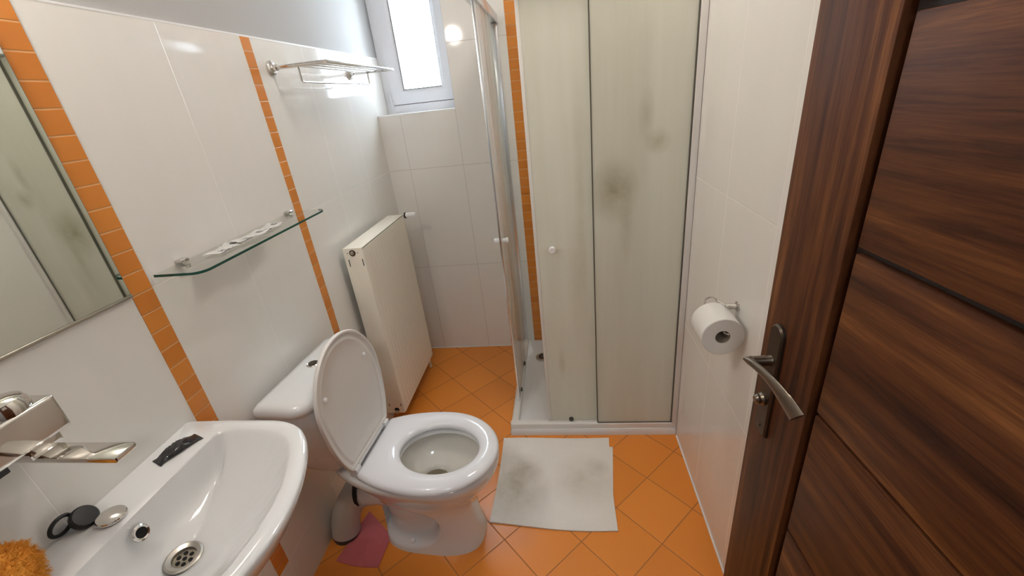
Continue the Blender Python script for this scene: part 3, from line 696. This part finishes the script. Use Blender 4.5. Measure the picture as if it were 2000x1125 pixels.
# outlet spigot at the back of the pan
m = MB(); m.tube([(0.02, 0.0, 0.20), (-0.04, 0.0, 0.195), (-0.10, -0.005, 0.185)], [0.057, 0.057, 0.056], 32); tpart('outlet', m, M['ceramic'], smooth=40)
m = MB(); m.box(-0.10, 0.06, -0.05, 0.05, 0.30, 0.402, 0.02, 3); m.box(-0.19, -0.05, -0.095, 0.095, 0.382, 0.406, 0.008, 2); tpart('shelf', m, M['ceramic'], smooth=40)

# waste pipe connector
wp = thing('waste_pipe', (-0.93, 1.05, 0.02), 'short grey plastic waste pipe between toilet and wall corner', 'pipe')
m = MB(); path = []; rr = []
A = Vector((-0.836, 1.103, 0.188)); B = Vector((-0.895, 1.085, 0.165)); Cc = Vector((-0.917, 1.060, 0.085)); D_ = Vector((-0.922, 1.050, 0.020))
for i in range(15):
    t = i / 14; p = A * (1 - t) ** 3 + B * 3 * t * (1 - t) ** 2 + Cc * 3 * t * t * (1 - t) + D_ * t ** 3
    path.append(p); rr.append(0.054 if i > 3 else 0.061)
rr[3] = 0.055
m.tube(path, rr, 32); build('pipe_bend', m, M['pipe'], wp, smooth=40)
m = MB(); m.lathe([(0.062, -0.006), (0.065, 0), (0.065, 0.008), (0.058, 0.012)], A + Vector((0.004, 0.001, 0.001)), (-1, -0.02, -0.12), 32); build('seal_ring', m, M['black'], wp)
m = MB(); m.lathe([(0.0495, 0), (0.0515, 0.010), (0.0515, 0.022), (0.0495, 0.030)], (-0.925, 1.050, 0.0), (0, 0, 1), 32); build('floor_collar', m, M['roller'], wp)

# ------------------------------------------------------------------ WASHBASIN
YS = 0.465
bs = thing('washbasin', (XL, YS, 0.80), 'white ceramic wall washbasin with sloping bowl', 'washbasin')
half = [(0.0, 0.290), (0.10, 0.292), (0.20, 0.291), (0.245, 0.290), (0.275, 0.285), (0.30, 0.276), (0.325, 0.262), (0.345, 0.243), (0.362, 0.222), (0.382, 0.190), (0.400, 0.152), (0.415, 0.112), (0.426, 0.072), (0.432, 0.036), (0.434, 0.0)]
def dense(poly, n):
    L = [0]
    for i in range(1, len(poly)): L.append(L[-1] + math.dist(poly[i], poly[i - 1]))
    o = []
    for k in range(n):
        s_ = L[-1] * k / (n - 1); i = max(j for j in range(len(L)) if L[j] <= s_ + 1e-9); i = min(i, len(poly) - 2)
        t = (s_ - L[i]) / (L[i + 1] - L[i]); o.append((poly[i][0] + (poly[i + 1][0] - poly[i][0]) * t, poly[i][1] + (poly[i + 1][1] - poly[i][1]) * t))
    return o
hd = dense(half, 44); back = [(0.0, 0.290 - 0.58 * k / 31) for k in range(1, 31)]
outer = [(d, y) for d, y in hd] + [(d, -y) for d, y in reversed(hd[:-1])] + [(d, -y) for d, y in back]   # closed, starts at wall +y corner
NO = len(outer)
# inner bowl outline matched by index: polar projection on a soft-cornered outline
inner_half = [(0.108, 0.0), (0.108, 0.225), (0.112, 0.240), (0.125, 0.251), (0.16, 0.255), (0.235, 0.254), (0.27, 0.248), (0.30, 0.234), (0.322, 0.214), (0.342, 0.186), (0.362, 0.146), (0.378, 0.105), (0.388, 0.06), (0.392, 0.0)]
poly_in = inner_half + [(d, -y) for d, y in reversed(inner_half[1:-1])]
DR = (0.178, 0.015)      # drain centre (d, y')
def ray_poly(o, ang, poly):
    best = None; dx, dy = math.cos(ang), math.sin(ang)
    for i in range(len(poly)):
        x1, y1 = poly[i]; x2, y2 = poly[(i + 1) % len(poly)]; ex, ey = x2 - x1, y2 - y1; den = dx * ey - dy * ex
        if abs(den) < 1e-12: continue
        t = ((x1 - o[0]) * ey - (y1 - o[1]) * ex) / den; u = ((x1 - o[0]) * dy - (y1 - o[1]) * dx) / den
        if t > 0 and -1e-9 <= u <= 1 + 1e-9 and (best is None or t > best): best = t
    return (o[0] + dx * best, o[1] + dy * best)
NA = 180
OC = (0.178, 0.0)
angs = [2 * PI * k / NA for k in range(NA)]
R_out = [ray_poly(OC, a, outer) for a in angs]
R_in = [ray_poly(OC, a, poly_in) for a in angs]
def W3(p, z): return (XL + 0.0005 + p[0], YS + p[1], z)
def lerp2(a, b, t): return (a[0] + (b[0] - a[0]) * t, a[1] + (b[1] - a[1]) * t)
ZS = 0.855
m = MB(); rings = []
def shrink(t, y=1.0, zz=0): return [(max(0.0, p[0] * t), p[1] * y) for p in R_out]
for t, yy, z in ((0.30, 0.25, 0.690), (0.60, 0.50, 0.695), (0.80, 0.74, 0.735), (0.90, 0.88, 0.775), (0.955, 0.955, 0.805), (0.985, 0.988, 0.828), (1.0, 1.0, 0.842)): rings.append([W3(p, z) for p in shrink(t, yy)])
rings.append([W3((max(0, OC[0] + (p[0] - OC[0]) * 0.998), p[1] * 0.998), 0.850) for p in R_out])
rings.append([W3((OC[0] + (p[0] - OC[0]) * 0.985 if p[0] > 0.002 else 0.0, p[1] * 0.985), ZS) for p in R_out])
rings.append([W3(lerp2(R_out[i], R_in[i], 0.5), ZS + 0.0005) for i in range(NA)])
rings.append([W3(lerp2(R_out[i], R_in[i], 0.88), ZS - 0.0006) for i in range(NA)])
for t, z in ((0.0, 0.003), (0.02, 0.0065), (0.045, 0.0115), (0.08, 0.0185), (0.14, 0.030), (0.22, 0.044), (0.34, 0.062), (0.48, 0.078), (0.62, 0.091), (0.76, 0.102), (0.88, 0.109), (0.955, 0.113)):
    row = []
    for i in range(NA):
        # steep against the back edge, gentle from the sides and the front
        p = R_in[i]; fb_ = sstep((0.150 - p[0]) / 0.04)
        tt = t * (1 - fb_) + fb_ * (t * 0.45 if t < 0.5 else 0.225 + (t - 0.5) * 1.55)
        dv = math.hypot(p[0] - DR[0], p[1] - DR[1]); cc_ = (DR[0] + (p[0] - DR[0]) / dv * 0.027, DR[1] + (p[1] - DR[1]) / dv * 0.027); q = lerp2(p, cc_, min(tt, 1.0)); row.append(W3(q, ZS - z))
    rings.append(row)
row = []
for i in range(NA):
    p = R_in[i]; dv = math.hypot(p[0] - DR[0], p[1] - DR[1]); row.append(W3((DR[0] + (p[0] - DR[0]) / dv * 0.0225, DR[1] + (p[1] - DR[1]) / dv * 0.0225), ZS - 0.127))
rings.append(row)
m.loft(rings, True, True); basin = build('basin', m, M['ceramic'], bs, smooth=70)
dcx, dcy, dcz = XL + DR[0], YS + DR[1], ZS - 0.1135
m = MB(); m.lathe([(0.034, -0.001), (0.0335, 0.002), (0.030, 0.0035), (0.022, 0.0005), (0.021, -0.006), (0.001, -0.007)], (dcx, dcy, dcz + 0.002), (0.12, 0, 1), 40, cap0=False); dn = build('drain', m, M['brushed'], bs)
m = MB(); m.lathe([(0.0205, -0.0038), (0.0205, -0.0030), (0.001, -0.0025)], (dcx, dcy, dcz), (0.12, 0, 1), 36); build('strainer', m, M['strainer'], dn)
m = MB()
for k in range(6):
    a = 2 * PI * k / 6; m.lathe([(0.0042, 0), (0.0042, 0.0006)], (dcx + 0.0125 * math.cos(a), dcy + 0.0125 * math.sin(a), dcz - 0.0024 - 0.0015 * math.cos(a)), (0.12, 0, 1), 14)
m.lathe([(0.0042, 0), (0.0042, 0.0006)], (dcx, dcy, dcz - 0.0024), (0.12, 0, 1), 14)
build('drain_holes', m, M['hole'], dn, smooth=0)
ovo = Vector((XL + 0.1235, 0.476, 0.822)); ova = Vector((0.93, 0, 0.36))
m = MB(); m.lathe([(0.0165, -0.004), (0.016, 0.002), (0.0135, 0.004), (0.0105, 0.003), (0.0105, 0.0005)], ovo, ova, 32, cap1=False); ov = build('overflow_ring', m, M['chrome'], bs)
m = MB(); m.lathe([(0.0106, 0), (0.0106, 0.0012)], ovo, ova, 28); build('overflow_hole', m, M['hole'], ov)

# wall mixer tap
tp = thing('basin_tap', (XL, YS, 1.05), 'chunky chrome wall mixer tap with long flat spout above the basin', 'tap')
m = MB(); m.box(XL + 0.001, XL + 0.085, 0.385, 0.508, 1.072, 1.138, 0.006, 3); m.box(XL + 0.006, XL + 0.075, 0.440, 0.492, 1.050, 1.074, 0.004, 2)
build('tap_body', m, M['chrome'], tp, smooth=40)
m = MB(); m.box(XL + 0.018, XL + 0.226, 0.446, 0.484, 1.040, 1.051, 0.003, 2); build('spout', m, M['chrome'], tp, smooth=40)
m = MB(); m.lathe([(0.038, 0), (0.038, 0.012), (0.033, 0.022), (0.02, 0.027)], (XL + 0.046, 0.458, 1.137), (0, 0, 1), 36); lv = build('lever_cap', m, M['chrome'], tp)
m = MB(); m.box(XL + 0.02, XL + 0.085, 0.300, 0.44, 1.158, 1.171, 0.004, 2); build('lever', m, M['chrome'], tp, smooth=40)
m = MB(); m.box(XL + 0.012, XL + 0.060, 0.386, 0.420, 1.05, 1.0755, 0.003, 2); build('hose_outlet', m, M['black'], tp)

# things on the basin ledge
sc_ = MB(); rings = []
for i in range(13):
    t = i / 12; y = -0.045 + 0.09 * t; w = 0.0175 * (1 - 0.12 * math.cos(2 * PI * t)); hgt = 0.0085 * math.sin(PI * min(max((t - 0.06) / 0.88, 0), 1)) ** 0.5 + 0.0006
    if i in (0, 12): w = 0.0205
    rings.append([(w * math.cos(a) + 0.0012 * math.sin(9 * t + k), y + 0.0015 * math.sin(5 * a), 0.0005 + hgt * (1 + math.sin(a)) * (0.85 + 0.15 * math.sin(7 * t * k))) for k, a in enumerate([2 * PI * k / 14 for k in range(14)])])
sc_.loft(rings)
sac = build('sachet', sc_, M['foil'], smooth=35); sac.location = (-0.918, 0.656, ZS + 0.001); sac.rotation_euler = (0, 0, math.radians(-22))
tag(sac, 'crumpled black foil sachet lying on the basin ledge', 'sachet')
pgt = thing('sink_plug', (-0.955, 0.455, ZS), 'black rubber sink plug with pull ring at the wall on the basin ledge', 'sink plug')
m = MB(); m.lathe([(0.021, 0), (0.0225, 0.004), (0.0225, 0.010), (0.019, 0.014), (0.01, 0.015)], (-0.953, 0.470, ZS + 0.012), (0.75, 0.1, 0.65), 32); build('plug_body', m, M['black'], pgt)
m = MB(); m.tube([(-0.966 + 0.004 * math.sin(a), 0.447 + 0.019 * math.cos(a), ZS + 0.024 + 0.018 * math.sin(a)) for a in [2 * PI * k / 28 for k in range(29)]], 0.0036, 10, False); build('pull_ring', m, M['black'], pgt)
m = MB(); m.lathe([(0.022, 0), (0.0245, 0.002), (0.0245, 0.005), (0.023, 0.007), (0.012, 0.0085), (0.001, 0.009)], (-0.906, 0.482, ZS + 0.0018), (0.10, 0.04, 1), 40)
tag(build('drain_stopper', m, M['chrome']), 'round chrome drain stopper lying on the basin ledge', 'drain stopper')
# fluffy orange sponge at the left of the ledge
m = MB(); fc = Vector((-0.912, 0.296, 0.914)); rr3 = (0.052, 0.080, 0.066)
bm = bmesh.new(); bmesh.ops.create_icosphere(bm, subdivisions=5, radius=1.0)
random.seed(3)
from mathutils import noise as mn
base_pts = []
for v in bm.verts:
    n = v.co.normalized(); k = 1 + 0.10 * mn.noise(n * 2.2) + 0.06 * mn.noise(n * 7)
    v.co = Vector((n.x * rr3[0] * k, n.y * rr3[1] * k, max(n.z * rr3[2] * k, -0.0575))) + fc; base_pts.append((v.co.copy(), n.copy()))
bm.verts.index_update(); m.add([v.co[:] for v in bm.verts], [[v.index for v in f.verts] for f in bm.faces]); bm.free()
for _ in range(9000):
    p, n = random.choice(base_pts)
    if p.x < XL + 0.012 or p.z < 0.866: continue
    d = (n + Vector((random.uniform(-.7, .7), random.uniform(-.7, .7), random.uniform(-.7, .7)))).normalized(); l = random.uniform(0.004, 0.011); w = d.orthogonal().normalized() * 0.0007
    w2 = d.cross(w).normalized() * 0.0007; p = p + Vector((random.uniform(-.003, .003), random.uniform(-.003, .003), 0)); q = p + d * l * 0.6 + w * 1.5
    m.add([p + w, p - w, p + w2, q + w * .7, q - w * .7, q + w2 * .7, p + d * l - w * 3], [(0, 1, 4, 3), (1, 2, 5, 4), (2, 0, 3, 5), (3, 4, 6), (4, 5, 6), (5, 3, 6)])
tag(build('bath_sponge', m, M['fuzzy'], smooth=80), 'fluffy orange bath sponge at the left end of the basin ledge', 'bath sponge')

# ------------------------------------------------------------------ GLASS SHELF
gs = thing('glass_shelf', (XL, 1.14, 1.222), 'clear glass wall shelf with green edge between the orange tile strips', 'shelf')
r = 0.03; sx1 = -0.846; sy0, sy1 = 0.838, 1.430; pts = [(XL + 0.004, sy0), (sx1 - r, sy0)] + [(sx1 - r + r * math.sin(a), sy0 + r - r * math.cos(a)) for a in [PI / 2 * k / 8 for k in range(1, 9)]] + [(sx1 - r + r * math.cos(a), sy1 - r + r * math.sin(a)) for a in [PI / 2 * k / 8 for k in range(9)]] + [(XL + 0.004, sy1)]
m = MB(); z0, z1 = 1.219, 1.2255; n = len(pts)
m.add([(p[0], p[1], z0) for p in pts] + [(p[0], p[1], z1) for p in pts], [tuple(reversed(range(n))), tuple(range(n, 2 * n))])
m.cur = 1
side = [(i, (i + 1) % n, n + (i + 1) % n, n + i) for i in range(n)]; P6 = [(p[0], p[1], z0) for p in pts] + [(p[0], p[1], z1) for p in pts]
m.add(P6, side[:-2]); m.cur = 0; m.add(P6, side[-2:])
build('glass_plate', m, [M['shelf_glass'], M['glass_edge']], gs, smooth=30)
for y in (0.920, 1.392):
    m = MB(); m.box(XL + 0.0005, XL + 0.022, y - 0.012, y + 0.012, 1.2258, 1.236, 0.004, 3); m.box(XL + 0.0005, XL + 0.020, y - 0.010, y + 0.010, 1.209, 1.2187, 0.003, 2); build('clamp', m, M['chrome'], gs)
def pouch(c, rz, L, Wd, z, label, curl=0.004):
    m = MB(); nx, ny = 10, 6; v = []; f = []
    for s_ in (1, -1):
        b = len(v)
        for i in range(nx + 1):
            for j in range(ny + 1):
                a, bq = i / nx, j / ny; puff = 0.0022 * math.sin(PI * a) ** 0.6 * math.sin(PI * bq) ** 0.6
                v.append(((bq - 0.5) * Wd, (a - 0.5) * L, (0.0005 + s_ * puff) + 0.0022 + curl * (2 * a - 1) ** 2 * (1 if a > .5 else .3) + 0.0012 * math.sin(9 * a + 4 * bq)))
        for i in range(nx):
            for j in range(ny):
                q = (b + i * (ny + 1) + j, b + i * (ny + 1) + j + 1, b + (i + 1) * (ny + 1) + j + 1, b + (i + 1) * (ny + 1) + j); f.append(q if s_ > 0 else q[::-1])
    m.add(v, f); o = build('pouch', m, M['pouch'], smooth=50); o.location = (c[0], c[1], z); o.rotation_euler = (0, 0, rz)
    return tag(o, label, 'pouch', None)
pouch((-0.915, 1.005), math.radians(6), 0.10, 0.055, 1.2262, 'printed flat plastic pouch on the glass shelf, nearest its rounded corner')
pouch((-0.905, 1.095), math.radians(-8), 0.11, 0.05, 1.2300, 'printed flat plastic pouch on the glass shelf, middle of three overlapping')
pouch((-0.915, 1.190), math.radians(4), 0.10, 0.05, 1.2262, 'printed flat plastic pouch on the glass shelf, farthest of three')

# ------------------------------------------------------------------ TOWEL RACK
rk = thing('towel_rack', (XL, 1.86, 1.695), 'chrome towel rack with parallel bars high on the left wall', 'towel rack')
zr = 1.695; ya, yb2 = 1.572, 2.195; xo = -0.775
for y in (ya - 0.012, yb2 - 0.02):
    m = MB(); m.lathe([(0.024, 0), (0.024, 0.006), (0.020, 0.010), (0.011, 0.012), (0.011, 0.025)], (XL + 0.0002, y, zr), (1, 0, 0), 32); build('wall_mount', m, M['chrome'], rk)
    m = MB(); m.tube([(XL + 0.02, y, zr), (xo + 0.006, y, zr)], 0.0065, 16); build('arm', m, M['chrome'], rk)
for x, rdd in ((xo, 0.0065), (-0.812, 0.0045), (-0.850, 0.0045), (-0.888, 0.0045)):
    m = MB(); m.tube([(x, ya - 0.018, zr), (x, yb2 + (0.02 if x == xo else -0.015), zr)], rdd, 14); build('bar', m, M['chrome'], rk)
m = MB(); xb = -0.883
m.tube([(xb, ya, zr - 0.004), (xb, ya, zr - 0.048), (xb, ya + 0.006, zr - 0.052), (xb, yb2 - 0.036, zr - 0.052), (xb, yb2 - 0.030, zr - 0.048), (xb, yb2 - 0.030, zr - 0.004)], 0.0035, 10); build('towel_bar', m, M['chrome'], rk)

# ------------------------------------------------------------------ TOILET PAPER
th_ = thing('toilet_roll_holder', (XR, 1.108, 0.925), 'chrome wire toilet roll holder on the right wall', 'roll holder')
m = MB(); m.lathe([(0.014, 0), (0.014, 0.004), (0.0075, 0.007), (0.0075, 0.034)], (XR - 0.0005, 1.112, 0.925), (-1, 0, 0), 24); build('wall_mount', m, M['chrome'], th_)
m = MB(); pth = [(XR - 0.030, 1.112, 0.925)]
for k in range(0, 9): a = PI * k / 8; pth.append((0.425 - 0.016 + 0.016 * math.cos(a), 1.140, 0.925 + 0.012 * math.sin(a) + 0.006))
pth[1:1] = [(0.436, 1.125, 0.928)]
pth += [(0.393, 1.143, 0.905), (0.396, 1.140, 0.896), (0.405, 1.128, 0.894), (0.410, 1.05, 0.893), (0.412, 1.018, 0.8935), (0.416, 1.008, 0.898)]
m.tube(pth, 0.0025, 10); build('wire_arm', m, M['chrome'], th_)
ro = thing('toilet_roll', (0.412, 1.08, 0.878), 'white toilet paper roll hanging on the right wall', 'toilet roll')
RC = Vector((0.4105, 1.028, 0.8765)); Rr = 0.056
m = MB(); m.lathe([(0.0195, 0.001), (0.0225, 0.0), (Rr - 0.002, 0.0), (Rr, 0.002), (Rr, 0.098), (Rr - 0.002, 0.100), (0.0225, 0.100), (0.0195, 0.099), (0.0195, 0.001)], RC, (0, 1, 0), 64, False, False); build('paper', m, M['paper'], ro, smooth=40)
m = MB(); m.lathe([(0.0193, 0.002), (0.0193, 0.098), (0.0185, 0.098), (0.0185, 0.002), (0.0193, 0.002)], RC, (0, 1, 0), 40, False, False); build('core', m, M['card'], ro)

# ------------------------------------------------------------------ BATH MAT (folded white towel)
def cloth(name, corners, mat, nx=60, ny=60, h=0.006, wav=0.002, seed=0, origin=None, th=0.004, bow=None):
    c = [Vector(p) for p in corners]; m = MB(); v = []; f = []
    o = origin or sum(c, Vector((0, 0))) / 4
    for lay in (1, 0):
        b = len(v)
        for i in range(nx + 1):
            for j in range(ny + 1):
                s_, t = i / nx, j / ny
                p = c[0] * (1 - s_) * (1 - t) + c[1] * s_ * (1 - t) + c[2] * s_ * t + c[3] * (1 - s_) * t
                if bow: p = p + Vector(bow(s_, t))
                e = min(s_, 1 - s_, t, 1 - t) * 18; ed = min(1, e)
                z = h + (wav * mn.noise(Vector((p.x * 9, p.y * 9, seed))) + wav * 0.5 * mn.noise(Vector((p.x * 30, p.y * 30, seed)))) if lay else 0.001
                if lay: z = 0.0015 + (z - 0.0015) * (0.45 + 0.55 * ed)
                v.append((p.x - o.x, p.y - o.y, z))
        for i in range(nx):
            for j in range(ny):
                q = (b + i * (ny + 1) + j, b + (i + 1) * (ny + 1) + j, b + (i + 1) * (ny + 1) + j + 1, b + i * (ny + 1) + j + 1); f.append(q if lay else q[::-1])
    K = (nx + 1) * (ny + 1); per = [i * (ny + 1) for i in range(nx + 1)] + [nx * (ny + 1) + j for j in range(1, ny + 1)] + [i * (ny + 1) + ny for i in range(nx - 1, -1, -1)] + [j for j in range(ny - 1, 0, -1)]
    for a, b2 in zip(per, per[1:] + per[:1]): f.append((a, b2, b2 + K, a + K))
    m.add(v, f); ob = build(name, m, mat, smooth=60); ob.location = (o.x, o.y, 0.0); return ob
bowf = lambda s_, t: (0.006 * math.sin(PI * t) * (2 * s_ - 1) * -1, 0.010 * math.sin(PI * s_) * (1 - t) * -1 + 0.002 * math.sin(7 * s_))
mt = thing('bath_mat', (-0.10, 1.325, 0.0), 'stained white towelling bath mat on the floor before the shower', 'bath mat')
top_ = cloth('upper_fold', [(-0.352, 1.110), (0.143, 1.083), (0.160, 1.553), (-0.345, 1.557)], M['mat'], h=0.0135, wav=0.003, origin=Vector((-0.10, 1.325)), bow=bowf)
low_ = cloth('lower_fold', [(-0.338, 1.128), (0.128, 1.100), (0.172, 1.500), (-0.330, 1.530)], M['mat'], h=0.0055, wav=0.001, origin=Vector((-0.10, 1.325)), nx=24, ny=24)
for q in (top_, low_): q.location = (0, 0, 0); q.parent = mt
low2 = None
# pink cloth
pk = cloth('floor_cloth', [(-0.915, 0.940), (-0.742, 0.922), (-0.735, 1.045), (-0.872, 1.150)], M['pink'], nx=30, ny=30, h=0.0075, wav=0.004, seed=5, bow=lambda s_, t: (0.0, -0.008 * math.sin(PI * s_) * (1 - t)))
tag(pk, 'pink cleaning cloth on the floor beside the toilet foot', 'cloth')
# pale flexible water hose behind the toilet
m = MB(); m.tube([(-0.940, 1.42, 0.20), (-0.930, 1.40, 0.26), (-0.905, 1.36, 0.40), (-0.895, 1.34, 0.42)], 0.006, 10); m.lathe([(0.012, 0), (0.012, 0.03)], (XL + 0.001, 1.42, 0.20), (1, 0, 0), 16)
tag(build('water_hose', m, M['white_plastic']), 'thin white water hose at the wall behind the cistern', 'hose')
